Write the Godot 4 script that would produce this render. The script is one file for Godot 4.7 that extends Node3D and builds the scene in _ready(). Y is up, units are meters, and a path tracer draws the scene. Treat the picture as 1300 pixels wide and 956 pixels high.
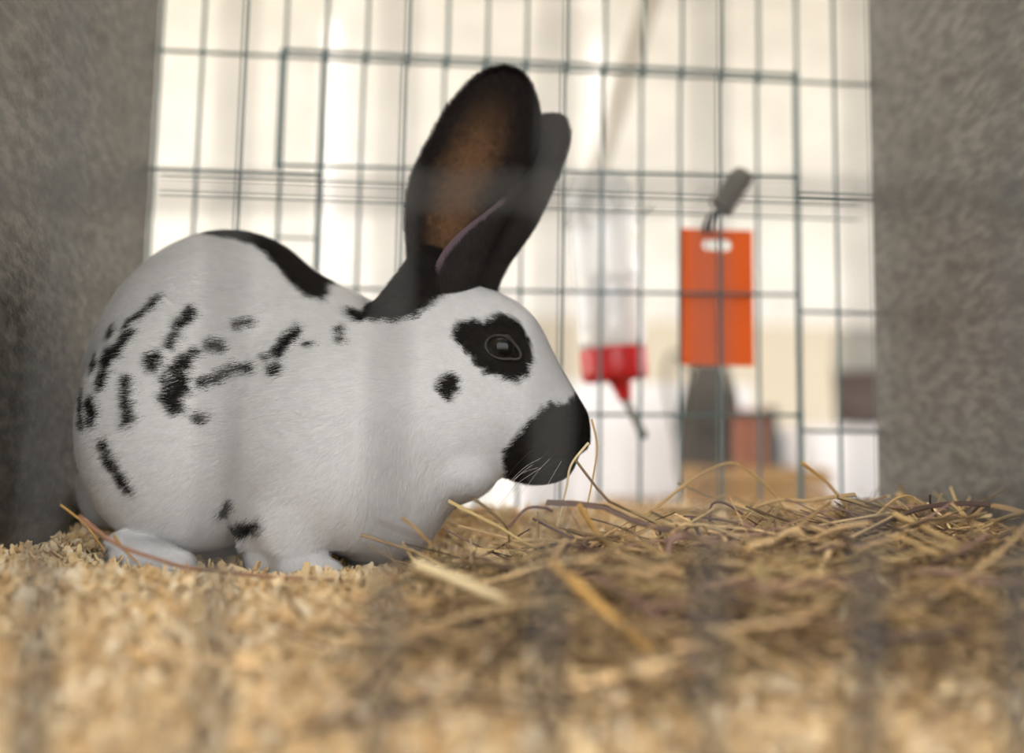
extends Node3D

# Rabbit in a show cage of galvanised sheet and wire mesh. Metres; the cage's back wall faces +z.
const BARGAP := 0.03
const BACK_Z := -0.7236
const FRONT_Z := -0.183
const LEFT_X := -0.207
const RIGHT_X := 0.336
var rng := RandomNumberGenerator.new()
var bumps := FastNoiseLite.new()
var patchy := FastNoiseLite.new()

func _ready() -> void:
	rng.seed = 7
	bumps.seed = 3; bumps.frequency = 18.0; bumps.fractal_octaves = 3
	patchy.seed = 11; patchy.frequency = 1.0; patchy.fractal_octaves = 2
	set_camera()
	set_sky()
	build_tent()
	build_cage()
	build_rabbit()
	build_bedding()
	build_stalks()
	build_card()
	build_bottle()
	build_background()

# ---------------------------------------------------------------- camera and light
func set_camera() -> void:
	var yaw := deg_to_rad(4.663)
	var pitch := deg_to_rad(6.254)
	var roll := deg_to_rad(1.027)
	var fwd := Vector3(sin(yaw) * cos(pitch), sin(pitch), -cos(yaw) * cos(pitch))
	var right := Vector3(cos(yaw), 0, sin(yaw))
	var up := right.cross(fwd)
	var cam := Camera3D.new()
	cam.name = "camera"
	var a := CameraAttributesPhysical.new()
	a.frustum_focal_length = 35.0
	a.frustum_focus_distance = 0.505
	a.frustum_near = 0.03
	a.frustum_far = 200.0
	a.exposure_aperture = 2.4
	a.auto_exposure_enabled = false
	cam.attributes = a
	cam.near = 0.03
	cam.far = 200.0
	cam.projection = Camera3D.PROJECTION_FRUSTUM
	cam.size = 2.0 * 0.03 * 478.0 / 1264.0
	cam.frustum_offset = Vector2(0, -0.03 * 45.0 / 1264.0)
	cam.transform = Transform3D(Basis(right * cos(roll) + up * sin(roll), up * cos(roll) - right * sin(roll), -fwd), Vector3(0, 0.11, 0))
	add_child(cam)
	cam.current = true

func set_sky() -> void:
	var sky := ProceduralSkyMaterial.new()
	sky.sky_top_color = Color(0.94, 0.95, 0.965)
	sky.sky_horizon_color = Color(0.95, 0.95, 0.94)
	sky.sky_energy_multiplier = 1.0
	sky.ground_bottom_color = Color(0.42, 0.40, 0.36)
	sky.ground_horizon_color = Color(0.6, 0.58, 0.54)
	var s := Sky.new()
	s.sky_material = sky
	var e := Environment.new()
	e.background_mode = Environment.BG_SKY
	e.sky = s
	e.tonemap_mode = Environment.TONE_MAPPER_LINEAR
	e.tonemap_exposure = 4.4
	e.sdfgi_enabled = true
	e.ssao_enabled = true
	e.ssil_enabled = true
	var w := WorldEnvironment.new()
	w.name = "sky_light"
	w.environment = e
	add_child(w)
	# sun behind the tent: its cloth glows, no beam comes in
	var sun := DirectionalLight3D.new()
	sun.name = "sun"
	sun.light_color = Color(1.0, 0.99, 0.975)
	sun.light_energy = 17.5
	sun.light_angular_distance = 0.6
	sun.shadow_enabled = true
	sun.look_at_from_position(Vector3(-2, 6.0, -8), Vector3(0, 0, 0))
	add_child(sun)

# ---------------------------------------------------------------- helpers
func tag(o: Node, label := "", category := "", group := "", kind := "") -> void:
	if label: o.set_meta("label", label)
	if category: o.set_meta("category", category)
	if group: o.set_meta("group", group)
	if kind: o.set_meta("kind", kind)

func root(called: String, at := Vector3.ZERO) -> Node3D:
	var o := Node3D.new()
	o.name = called
	o.position = at
	add_child(o, true)
	return o

func put(called: String, m: Mesh, material: Material, parent: Node = self, at := Vector3.ZERO) -> MeshInstance3D:
	var o := MeshInstance3D.new()
	o.name = called
	o.mesh = m
	o.position = at
	if material: o.material_override = material
	parent.add_child(o, true)
	return o

func mat(c: Color, rough := 0.7, metal := 0.0) -> StandardMaterial3D:
	var m := StandardMaterial3D.new()
	m.albedo_color = c
	m.roughness = rough
	m.metallic = metal
	return m

func coloured(rough := 0.7) -> StandardMaterial3D:
	var m := mat(Color.WHITE, rough)
	m.vertex_color_use_as_albedo = true
	return m

func lin(r: int, g: int, b: int) -> Color:
	return Color8(r, g, b).srgb_to_linear()

func noise_texture(called_seed: int, freq: float, colors: Array, spots: Array, size := 512, octaves := 5, kind := FastNoiseLite.TYPE_SIMPLEX_SMOOTH) -> NoiseTexture2D:
	var n := FastNoiseLite.new()
	n.seed = called_seed
	n.noise_type = kind
	n.frequency = freq
	n.fractal_octaves = octaves
	var t := NoiseTexture2D.new()
	t.width = size; t.height = size
	t.seamless = true
	t.noise = n
	var g := Gradient.new()
	g.offsets = PackedFloat32Array(spots)
	g.colors = PackedColorArray(colors)
	t.color_ramp = g
	return t

func bump_texture(called_seed: int, freq: float, strength: float, size := 512) -> NoiseTexture2D:
	var n := FastNoiseLite.new()
	n.seed = called_seed
	n.frequency = freq
	n.fractal_octaves = 4
	var t := NoiseTexture2D.new()
	t.width = size; t.height = size
	t.seamless = true
	t.as_normal_map = true
	t.bump_strength = strength
	t.noise = n
	return t

# a tube along points, its radius changing from r0 to r1 (and flattened by flat); ends closed
func tube(points: Array, r0: float, r1: float, sides := 8, flat := 1.0) -> ArrayMesh:
	var st := SurfaceTool.new()
	st.begin(Mesh.PRIMITIVE_TRIANGLES)
	add_tube(st, points, r0, r1, sides, flat)
	st.generate_normals()
	return st.commit()

func add_tube(st: SurfaceTool, points: Array, r0: float, r1: float, sides := 8, flat := 1.0, color := Color.WHITE) -> void:
	var rings: Array = []
	var n := points.size()
	var side := Vector3.ZERO
	for i in n:
		var t: Vector3 = (points[mini(i + 1, n - 1)] - points[maxi(i - 1, 0)]).normalized()
		if side == Vector3.ZERO:
			side = t.cross(Vector3.UP if absf(t.y) < 0.9 else Vector3.RIGHT).normalized()
		side = (side - t * side.dot(t)).normalized()
		var other := t.cross(side)
		var r := lerpf(r0, r1, float(i) / (n - 1))
		var ring := PackedVector3Array()
		for k in sides:
			var a := TAU * k / sides
			ring.append(points[i] + (side * cos(a) + other * sin(a) * flat) * r)
		rings.append(ring)
	st.set_smooth_group(0)
	st.set_color(color)
	for i in n - 1:
		for k in sides:
			var k2 := (k + 1) % sides
			for v in [rings[i][k], rings[i][k2], rings[i + 1][k], rings[i][k2], rings[i + 1][k2], rings[i + 1][k]]:
				st.add_vertex(v)
	st.set_smooth_group(-1)
	for e in [0, n - 1]:
		for k in range(1, sides - 1):
			var tri := [rings[e][0], rings[e][k], rings[e][k + 1]]
			if e == 0: tri.reverse()
			for v in tri: st.add_vertex(v)

func smooth_path(points: Array, steps := 6) -> Array:
	var c := Curve3D.new()
	var n := points.size()
	for i in n:
		var t: Vector3 = (points[mini(i + 1, n - 1)] - points[maxi(i - 1, 0)]) / 6.0
		c.add_point(points[i], -t, t)
	var out: Array = []
	for i in (n - 1) * steps + 1:
		out.append(c.sample(mini(i / steps, n - 2), 1.0 if i == (n - 1) * steps else float(i % steps) / steps))
	return out

func bevel_box(size: Vector3, b: float) -> ArrayMesh:
	var st := SurfaceTool.new()
	st.begin(Mesh.PRIMITIVE_TRIANGLES)
	add_bevel_box(st, Vector3.ZERO, size, b)
	st.generate_normals()
	return st.commit()

func add_bevel_box(st: SurfaceTool, at: Vector3, size: Vector3, b: float) -> void:
	# the convex hull of three slightly shrunken boxes: faces, edge bands, corner triangles
	var h := size / 2
	st.set_smooth_group(-1)
	var face := func(p: Array) -> void:
		var c := Vector3.ZERO
		for v in p: c += v
		var nrm: Vector3 = (p[1] - p[0]).cross(p[2] - p[0])
		if nrm.dot(c) > 0: p.reverse()
		for k in range(1, p.size() - 1):
			for v in [p[0], p[k], p[k + 1]]: st.add_vertex(at + v)
	for ax in 3:
		var u := (ax + 1) % 3
		var w := (ax + 2) % 3
		for s in [-1, 1]:
			var q: Array = []
			for c in [[-1, -1], [1, -1], [1, 1], [-1, 1]]:
				var v := Vector3.ZERO
				v[ax] = s * h[ax]; v[u] = c[0] * (h[u] - b); v[w] = c[1] * (h[w] - b)
				q.append(v)
			face.call(q)
		for s in [-1, 1]:
			for s2 in [-1, 1]:
				var q: Array = []
				for c in [[-1, 0], [1, 0], [1, 1], [-1, 1]]:
					var v := Vector3.ZERO
					v[ax] = c[0] * (h[ax] - b)
					v[u] = s * (h[u] - (b if c[1] == 1 else 0.0))
					v[w] = s2 * (h[w] - (0.0 if c[1] == 1 else b))
					q.append(v)
				face.call(q)
	for sx in [-1, 1]:
		for sy in [-1, 1]:
			for sz in [-1, 1]:
				face.call([Vector3(sx * h.x, sy * (h.y - b), sz * (h.z - b)), Vector3(sx * (h.x - b), sy * h.y, sz * (h.z - b)), Vector3(sx * (h.x - b), sy * (h.y - b), sz * h.z)])

# turned about the y axis: profile of (radius, height) from bottom to top
func lathe(profile: Array, sides := 32) -> ArrayMesh:
	var st := SurfaceTool.new()
	st.begin(Mesh.PRIMITIVE_TRIANGLES)
	st.set_smooth_group(0)
	for i in profile.size() - 1:
		for k in sides:
			var p: Array = []
			for c in [[i, k], [i, k + 1], [i + 1, k], [i + 1, k + 1]]:
				var a: float = TAU * (c[1] % sides) / sides
				var q: Vector2 = profile[c[0]]
				p.append(Vector3(q.x * cos(a), q.y, q.x * sin(a)))
			for n in [0, 1, 2, 1, 3, 2]: st.add_vertex(p[n])
	st.generate_normals()
	return st.commit()

# ---------------------------------------------------------------- the show tent
func build_tent() -> void:
	var cloth := mat(Color(0.955, 0.947, 0.943), 0.9)
	cloth.backlight = Color(0.98, 0.972, 0.968)
	cloth.albedo_texture = noise_texture(5, 0.01, [Color(0.95, 0.95, 0.95), Color(1, 1, 1)], [0.3, 0.7], 256)
	cloth.uv1_triplanar = true
	var wall := root("wall_back")
	tag(wall, "", "", "", "structure")
	var width := 1.6
	for k in 7:
		var st := SurfaceTool.new()
		st.begin(Mesh.PRIMITIVE_TRIANGLES)
		add_sheet(st, Vector3(-5.3 + k * (width - 0.05), -0.8, -5.2 - 0.02 * (k % 2)), Vector3(width, 0, 0), Vector3(0, 3.4, 0), Vector3(0, 0, -0.05))
		st.generate_normals()
		put("panel", st.commit(), cloth, wall)
	var rs := SurfaceTool.new()
	rs.begin(Mesh.PRIMITIVE_TRIANGLES)
	for k in 7:
		add_sheet(rs, Vector3(-6.6 + k * 2.0, 2.58 + 0.01 * (k % 2), -5.5), Vector3(2.05, 0, 0), Vector3(0, 0, 8.6), Vector3(0, -0.06, 0))
	rs.generate_normals()
	var r := put("ceiling", rs.commit(), cloth)
	tag(r, "", "", "", "structure")
	var ground := BoxMesh.new()
	ground.size = Vector3(24, 0.1, 20)
	var gm := mat(Color(0.50, 0.48, 0.44), 0.95)
	gm.albedo_texture = noise_texture(9, 0.02, [Color(0.6, 0.6, 0.55), Color(1, 1, 1)], [0.2, 0.8], 256)
	gm.uv1_triplanar = true
	var g := put("floor", ground, gm, self, Vector3(0, -0.85, 0))
	tag(g, "", "", "", "structure")

# a single sheet of cloth, sagging a little between its edges
func add_sheet(st: SurfaceTool, at: Vector3, u: Vector3, v: Vector3, sag: Vector3) -> void:
	st.set_smooth_group(0)
	var n := 12
	var p := func(i: int, j: int) -> Vector3:
		return at + u * i / n + v * j / n + sag * sin(PI * i / n) * sin(PI * j / n)
	for i in n:
		for j in n:
			for q in [p.call(i, j), p.call(i, j + 1), p.call(i + 1, j), p.call(i + 1, j), p.call(i, j + 1), p.call(i + 1, j + 1)]: st.add_vertex(q)

# ---------------------------------------------------------------- the cage
func build_cage() -> void:
	var zinc := StandardMaterial3D.new()
	zinc.albedo_texture = noise_texture(21, 0.012, [Color(0.365, 0.357, 0.343), Color(0.415, 0.405, 0.388), Color(0.48, 0.468, 0.445)], [0.25, 0.5, 0.78], 1024, 6)
	zinc.metallic = 0.65
	zinc.roughness = 0.48
	zinc.normal_enabled = true
	zinc.normal_texture = bump_texture(22, 0.02, 3.0, 1024)
	zinc.normal_scale = 0.9
	zinc.uv1_triplanar = true
	zinc.uv1_world_triplanar = true
	zinc.uv1_scale = Vector3(8.5, 8.0, 3.4)
	var soil := noise_texture(24, 0.006, [Color(0.30, 0.27, 0.22, 0.0), Color(0.30, 0.27, 0.22, 0.0), Color(0.26, 0.245, 0.215, 0.4)], [0.0, 0.55, 0.9], 512, 4)
	zinc.detail_enabled = true
	zinc.detail_blend_mode = BaseMaterial3D.BLEND_MODE_MIX
	zinc.detail_albedo = soil
	for s in [[LEFT_X - 0.003, "wall_left"], [RIGHT_X + 0.003, "wall_right"]]:
		var b := BoxMesh.new()
		b.size = Vector3(0.006, 0.62, 0.56)
		var w := put(s[1], b, zinc, self, Vector3(s[0], 0.30, -0.4485))
		tag(w, "", "", "", "structure")
	var board := BoxMesh.new()
	board.size = Vector3(RIGHT_X - LEFT_X + 0.2, 0.02, 0.72)
	var fb := put("floor_board", board, mat(Color(0.62, 0.5, 0.35), 0.8), self, Vector3((LEFT_X + RIGHT_X) / 2, -0.01, -0.42))
	tag(fb, "", "", "", "structure")

	var steel := mat(Color(0.32, 0.41, 0.425), 0.45, 0.25)
	var grid := root("wire_grid_panel", Vector3(0, 0, BACK_Z))
	tag(grid, "grey-green wire mesh panel closing the back of the cage behind the rabbit", "wire panel", "", "")
	var x0 := -0.2035
	var y0 := 0.3966
	var top := 0.56
	for k in range(0, 18):
		var x := x0 + k * BARGAP
		var lo := 0.0
		if k > 4 and k < 16: lo = y0
		elif k == 4: lo = 0.0
		var hi := top
		wire(grid, Vector3(x, lo - 0.002, 0.0), Vector3(x, hi, 0.0), 0.0014)
	for k in range(-1, 5):
		var y := y0 - k * 0.0895
		if k <= 0:
			wire(grid, Vector3(LEFT_X + 0.001, y, 0.0022), Vector3(RIGHT_X - 0.001, y, 0.0022), 0.0013)
		else:
			wire(grid, Vector3(LEFT_X + 0.001, y, 0.0022), Vector3(x0 + 4 * BARGAP, y, 0.0022), 0.0013)
			wire(grid, Vector3(x0 + 16 * BARGAP, y, 0.0022), Vector3(RIGHT_X - 0.001, y, 0.0022), 0.0013)
	# the door hangs a little crooked behind the opening
	var pivot := Vector3(0.2773, 0.0, -0.0052)
	var tilt := 0.0185
	var ys := [0.4045, 0.3223, 0.2314, 0.1400, 0.0600]
	var frame := SurfaceTool.new()
	frame.begin(Mesh.PRIMITIVE_TRIANGLES)
	var left_end := -0.3945
	add_tube(frame, [Vector3(0, 0.02, 0), Vector3(0, 0.4045, 0)], 0.002, 0.002, 10)
	add_tube(frame, [Vector3(left_end, 0.3130, 0), Vector3(left_end, 0.4045, 0)], 0.0013, 0.0013, 10)
	add_tube(frame, [Vector3(left_end, 0.4045, 0), Vector3(0, 0.4045, 0)], 0.0015, 0.0015, 10)
	frame.generate_normals()
	var door := put("cage_door", frame.commit(), steel, grid, pivot)
	door.rotation.z = -tilt * 0.0
	for k in range(1, 13):
		var x := -k * 0.0303
		var d := wire(door, Vector3(x, 0.02, -0.0022), Vector3(x, 0.4045, -0.0022), 0.00135)
	for k in range(1, 5):
		wire(door, Vector3(left_end if k == 1 else -0.364, ys[k] - tilt * 0.35, 0), Vector3(0, ys[k], 0), 0.00125)
	wire(door, Vector3(-0.394, 0.262, 0), Vector3(-0.364, 0.262, 0), 0.001)
	# two knobs where the frame is welded, and the thin rails outside
	for y in [0.4045, 0.3223, 0.14]:
		var s := SphereMesh.new()
		s.radius = 0.0033; s.height = 0.0066; s.radial_segments = 16; s.rings = 8
		put("weld", s, steel, door, Vector3(0, y, 0))
	for k in 2:
		wire(grid, Vector3(LEFT_X + 0.001, 0.3096 - k * 0.0125, -0.026), Vector3(RIGHT_X, 0.3096 - k * 0.0125, -0.026), 0.0008)
	for c in grid.find_children("wire*", "MeshInstance3D", true, false):
		c.material_override = steel

	# the front of the cage, close to the lens
	var front := root("wire_grid_panel", Vector3(0, 0, FRONT_Z))
	tag(front, "blurred wire mesh panel at the very front of the cage, nearest the viewer", "wire panel")
	for k in range(-5, 12):
		var x := -0.0374 + k * BARGAP
		if x < LEFT_X or x > RIGHT_X: continue
		wire(front, Vector3(x, 0.0, 0), Vector3(x, 0.56, 0), 0.0011)
		# short thicker stub added behind each wire, so its lower end blurs darker
		wire(front, Vector3(x + 0.0004, 0.0, -0.0032), Vector3(x, 0.09, -0.0032), 0.0018)
	for y in [0.157, 0.262, 0.367, 0.472]:
		wire(front, Vector3(LEFT_X, y + LEFT_X * 0.035, 0.0024), Vector3(RIGHT_X, y + RIGHT_X * 0.035, 0.0024), 0.00135)
	var plain_steel := mat(Color(0.26, 0.255, 0.25), 0.5, 0.2)
	for c in front.find_children("wire*", "MeshInstance3D", true, false):
		c.material_override = plain_steel

func wire(parent: Node, a: Vector3, b: Vector3, r: float) -> MeshInstance3D:
	return put("wire", tube([a, a.lerp(b, 0.5), b], r, r, 10), null, parent)

# ---------------------------------------------------------------- the rabbit (its own space is in centimetres, x towards the nose, z towards its right side)
var kinds := PackedInt32Array()
var ca: Array[Vector3] = []
var cb: Array[Vector3] = []
var turn: Array[Basis] = []
var soft := PackedFloat32Array()
var reach := PackedFloat32Array()
var r_one := PackedFloat32Array()
var r_two := PackedFloat32Array()

func ball(c: Vector3, r: Vector3, rz: float, ry: float, k: float) -> void:
	kinds.append(0); ca.append(c); cb.append(r)
	turn.append((Basis(Vector3.UP, deg_to_rad(ry)) * Basis(Vector3.BACK, deg_to_rad(rz))).transposed())
	soft.append(k); reach.append(maxf(r.x, maxf(r.y, r.z))); r_one.append(0); r_two.append(0)

func limb(a: Vector3, b: Vector3, r1: float, r2: float, k: float) -> void:
	kinds.append(1); ca.append(a); cb.append(b); turn.append(Basis.IDENTITY)
	soft.append(k); reach.append((b - a).length() + maxf(r1, r2)); r_one.append(r1); r_two.append(r2)

func pose() -> void:
	ball(Vector3(-6.9, 9.4, -3.4), Vector3(7.3, 9.4, 6.4), -8, 0, 0.5)
	ball(Vector3(-2.8, 8.8, -2.4), Vector3(6.4, 7.4, 6), -40, 0, 1.7)
	ball(Vector3(-7.6, 6.7, 1.2), Vector3(4.7, 5.9, 3.7), 16, 12, 1.8)
	ball(Vector3(-8.6, 6.2, -8), Vector3(4.8, 6, 3), 20, -12, 1.8)
	ball(Vector3(1.4, 7.3, -0.6), Vector3(5.6, 6, 5.2), -15, 0, 2.4)
	ball(Vector3(0.6, 6.4, 2.2), Vector3(4.4, 4.8, 3.1), -10, 0, 2.0)
	limb(Vector3(1.6, 8, -0.5), Vector3(6.1, 10.8, 0), 4.2, 3.0, 1.8)
	ball(Vector3(1.6, 10.4, -3.6), Vector3(3, 3.9, 2.4), 0, 0, 1.2)
	limb(Vector3(4.1, 13.2, 0.5), Vector3(5.5, 16.2, 0.45), 1.75, 1.15, 1.1)
	limb(Vector3(6, 13.4, -1.4), Vector3(7.3, 15.6, -2), 1.4, 1.0, 1.0)
	ball(Vector3(6.1, 7.4, -0.3), Vector3(3.3, 3.7, 3.4), -30, 0, 1.8)
	ball(Vector3(7.2, 5.3, 0.1), Vector3(2.2, 1.45, 2.5), 8, 0, 0.7)
	ball(Vector3(3.2, 3.9, -0.6), Vector3(3.2, 3.5, 4), 0, 0, 1.6)
	ball(Vector3(8.1, 11.9, 0), Vector3(3.6, 3.1, 2.35), -50, 0, 1.2)
	limb(Vector3(9.3, 11.6, 0), Vector3(12.5, 7.9, 0), 2.55, 1.75, 1.2)
	ball(Vector3(8.7, 8.9, 0), Vector3(3.3, 2.9, 2.75), -35, 0, 1.4)
	ball(Vector3(11.4, 7.2, 0), Vector3(2.3, 2, 1.75), -50, 0, 0.9)
	ball(Vector3(12.2, 6.3, 0.55), Vector3(1.4, 1.05, 1), -55, 0, 0.6)
	ball(Vector3(12.2, 6.3, -0.55), Vector3(1.4, 1.05, 1), -55, 0, 0.6)
	ball(Vector3(10.9, 5.75, 0), Vector3(1.7, 0.8, 0.9), -12, 0, 0.6)
	ball(Vector3(13.6, 7.5, 0), Vector3(0.55, 0.85, 0.62), 15, 0, 0.4)
	ball(Vector3(13.8, 7, 0), Vector3(0.52, 0.5, 0.5), 0, 0, 0.3)
	limb(Vector3(0.8, 4.8, 2.4), Vector3(-0.9, 2.9, 3.2), 2.6, 1.5, 1.4)
	limb(Vector3(-0.9, 2.9, 3.3), Vector3(-0.5, 0.7, 3.5), 1.55, 1.1, 0.8)
	limb(Vector3(-0.5, 0.6, 3.5), Vector3(1.1, 0.2, 3.6), 1.0, 0.72, 0.5)
	limb(Vector3(-2.5, 3.6, 2.2), Vector3(-2.3, 0.6, 2.6), 1.5, 1.0, 0.9)
	limb(Vector3(2, 3, -2.6), Vector3(1.8, 0.5, -2.8), 1.5, 0.85, 0.8)
	limb(Vector3(1.8, 0.5, -2.8), Vector3(3.4, 0.2, -2.8), 0.85, 0.62, 0.5)
	limb(Vector3(-9, 1.05, 3.3), Vector3(-6.2, 0.6, 4), 1.0, 0.75, 0.6)
	limb(Vector3(-10.6, 0.9, -8), Vector3(-6, 0.6, -8.6), 1.1, 0.8, 0.5)
	ball(Vector3(-13, 4, -4), Vector3(1.5, 2.2, 1.6), 10, 0, 0.8)

func body_distance(p: Vector3) -> float:
	var d := 1e9
	for i in kinds.size():
		var q := p - ca[i]
		var k := soft[i]
		if q.length() - reach[i] > d + k: continue
		var e: float
		if kinds[i] == 0:
			q = turn[i] * q
			var r := cb[i]
			var k0 := (q / r).length()
			e = k0 * (k0 - 1.0) / maxf((q / (r * r)).length(), 1e-6)
		else:
			var ba := cb[i] - ca[i]
			var l2 := ba.dot(ba)
			var rr := r_one[i] - r_two[i]
			var a2 := l2 - rr * rr
			var il := 1.0 / l2
			var y := q.dot(ba)
			var z := y - l2
			var x2 := (q * l2 - ba * y).length_squared()
			var y2 := y * y * l2
			var z2 := z * z * l2
			var kk := signf(rr) * rr * rr * x2
			if signf(z) * a2 * z2 > kk: e = sqrt(x2 + z2) * il - r_two[i]
			elif signf(y) * a2 * y2 < kk: e = sqrt(x2 + y2) * il - r_one[i]
			else: e = (sqrt(x2 * a2 * il) + y * rr) * il - r_one[i]
		var h := maxf(k - absf(d - e), 0.0) / k
		d = minf(d, e) - h * h * k * 0.25
	return d

var pos := PackedVector3Array()
var nor := PackedVector3Array()
var col := PackedColorArray()
var tri := PackedInt32Array()

func mesh_body() -> void:
	pose()
	var cell := 0.3
	var lo := Vector3(-15.6, -1.6, -11.0)
	var n := Vector3i(104, 72, 64)
	var sx := n.y * n.z
	var sy := n.z
	var field := PackedFloat32Array()
	field.resize(n.x * n.y * n.z)
	field.fill(9.0)
	var near := PackedByteArray()
	var b := 4
	for bx in range(0, n.x, b):
		for by in range(0, n.y, b):
			for bz in range(0, n.z, b):
				var d := body_distance(lo + Vector3(bx + 2, by + 2, bz + 2) * cell)
				if absf(d) > 1.9:
					if d < 0:
						for x in b:
							for y in b:
								for z in b: field[(bx + x) * sx + (by + y) * sy + bz + z] = d
					continue
				for x in b:
					for y in b:
						for z in b:
							field[(bx + x) * sx + (by + y) * sy + bz + z] = body_distance(lo + Vector3(bx + x, by + y, bz + z) * cell)
	var at := PackedInt32Array()
	at.resize(field.size())
	at.fill(-1)
	var steps := [Vector3i(0, 0, 0), Vector3i(1, 0, 0), Vector3i(0, 1, 0), Vector3i(1, 1, 0), Vector3i(0, 0, 1), Vector3i(1, 0, 1), Vector3i(0, 1, 1), Vector3i(1, 1, 1)]
	var hop := PackedInt32Array()
	for s in steps: hop.append(s.x * sx + s.y * sy + s.z)
	var pairs := [[0, 1], [2, 3], [4, 5], [6, 7], [0, 2], [1, 3], [4, 6], [5, 7], [0, 4], [1, 5], [2, 6], [3, 7]]
	for x in n.x - 1:
		for y in n.y - 1:
			for z in n.z - 1:
				var o := x * sx + y * sy + z
				var f0 := field[o]
				if absf(f0) > 1.0: continue
				var inside := 0
				for k in 8:
					if field[o + hop[k]] < 0: inside += 1
				if inside == 0 or inside == 8: continue
				var sum := Vector3.ZERO
				var count := 0
				for e in pairs:
					var fa := field[o + hop[e[0]]]
					var fb := field[o + hop[e[1]]]
					if (fa < 0) != (fb < 0):
						sum += Vector3(steps[e[0]]).lerp(Vector3(steps[e[1]]), fa / (fa - fb))
						count += 1
				at[o] = pos.size()
				pos.append(lo + (Vector3(x, y, z) + sum / count) * cell)
	for x in range(1, n.x - 1):
		for y in range(1, n.y - 1):
			for z in range(1, n.z - 1):
				var o := x * sx + y * sy + z
				var f0 := field[o]
				if absf(f0) > 1.0: continue
				for ax in 3:
					var h: int = [sx, sy, 1][ax]
					if (f0 < 0) == (field[o + h] < 0): continue
					var u: int = [sy, 1, sx][ax]
					var w: int = [1, sx, sy][ax]
					var q := [at[o], at[o - u], at[o - u - w], at[o - w]]
					if q.has(-1): continue
					if f0 < 0: q = [q[0], q[3], q[2], q[1]]
					for v in [q[0], q[1], q[2], q[0], q[2], q[3]]: tri.append(v)
	for p in pos:
		var e := 0.12
		var d := body_distance(p)
		nor.append(Vector3(body_distance(p + Vector3(e, 0, 0)) - d, body_distance(p + Vector3(0, e, 0)) - d, body_distance(p + Vector3(0, 0, e)) - d).normalized())

const SPOTS := [
	[-8.22, 14.22, 1.94, -9.65, 12.66, 2.44, 0.21],
	[-10.88, 12.62, 1.59, -10.69, 12.19, 2.12, 0.25],
	[-9.32, 12.01, 3.11, -9.63, 11.23, 3.55, 0.36],
	[-10.28, 11.12, 3.31, -10.24, 11.03, 3.39, 0.32],
	[-10.12, 10.73, 3.65, -10.06, 9.53, 4.22, 0.32],
	[-11.59, 11.24, 1.89, -10.93, 10.3, 3.37, 0.21],
	[-10.58, 8.62, 4.24, -10.3, 7.75, 4.51, 0.35],
	[-8.66, 9.65, 4.51, -8.31, 7.69, 4.92, 0.31],
	[-6.41, 13.33, 2.51, -6.72, 12.53, 2.97, 0.29],
	[-6.85, 11.78, 3.44, -6.88, 11.39, 3.65, 0.24],
	[-7.57, 10.86, 3.99, -7.49, 10.29, 4.26, 0.32],
	[-5.03, 11.58, 3.28, -4.55, 11.47, 3.28, 0.32],
	[-5.71, 11.05, 3.61, -5.98, 10.67, 3.83, 0.24],
	[-6.18, 10.53, 3.95, -7.01, 9.69, 4.4, 0.2],
	[-5.92, 10.34, 3.96, -6.78, 8.78, 4.6, 0.24],
	[-5.93, 9.61, 4.2, -6.21, 8.21, 4.57, 0.28],
	[-4.13, 10.16, 3.67, -5.15, 9.51, 4.02, 0.28],
	[-3.7, 10.53, 3.56, -2.7, 10.45, 3.86, 0.2],
	[-2.15, 11.02, 3.78, -2.06, 11.02, 3.81, 0.12],
	[-0.78, 12.27, 3.31, -1.45, 11.22, 3.89, 0.32],
	[-1.49, 10.26, 4.41, -1.37, 10.3, 4.43, 0.24],
	[0.07, 11.6, 4.01, 0.19, 11.6, 4.02, 0.16],
	[-3.89, 12.72, 2.79, -3.41, 12.82, 2.75, 0.24],
	[1.43, 12.43, 3.32, 1.51, 12.43, 3.31, 0.16],
	[1.53, 11.89, 3.81, 1.62, 11.85, 3.83, 0.16],
	[-5.22, 7.88, 4.31, -5.14, 7.85, 4.29, 0.28],
	[-9.62, 6.48, 4.76, -8.35, 4.42, 4.6, 0.27],
	[-4.26, 3.23, 3.14, -3.76, 3.69, 3.61, 0.32],
	[-3.77, 2.31, 2.88, -1.94, 2.83, 4.77, 0.32],
	[-11.58, 9.37, 3.19, -11.09, 7.36, 4.06, 0.2],
	[1.69, 13.5, 2.09, 2.24, 13.22, 2.37, 0.29],
]
var EYE_PATCH := PackedVector2Array([Vector2(7.18, 12.51), Vector2(7.52, 13.04), Vector2(8.01, 13.14), Vector2(8.67, 13.07), Vector2(9.56, 13.47), Vector2(10.19, 13.42), Vector2(10.57, 13.1), Vector2(11.08, 11.93), Vector2(11.21, 11), Vector2(10.93, 10.24), Vector2(10.45, 9.85), Vector2(9.63, 10.14), Vector2(9.02, 10.33), Vector2(8.32, 10.72), Vector2(7.66, 11.44), Vector2(7.32, 11.84)])
var MUZZLE := PackedVector2Array([Vector2(14.6, 9.8), Vector2(13.55, 9.75), Vector2(13.18, 9.14), Vector2(12.75, 9.04), Vector2(12.11, 8.97), Vector2(11.7, 8.71), Vector2(11.14, 8.08), Vector2(10.57, 7.59), Vector2(10.1, 6.85), Vector2(9.7, 6.06), Vector2(9.83, 5.44), Vector2(10.4, 4.4), Vector2(15, 4.4)])
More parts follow.
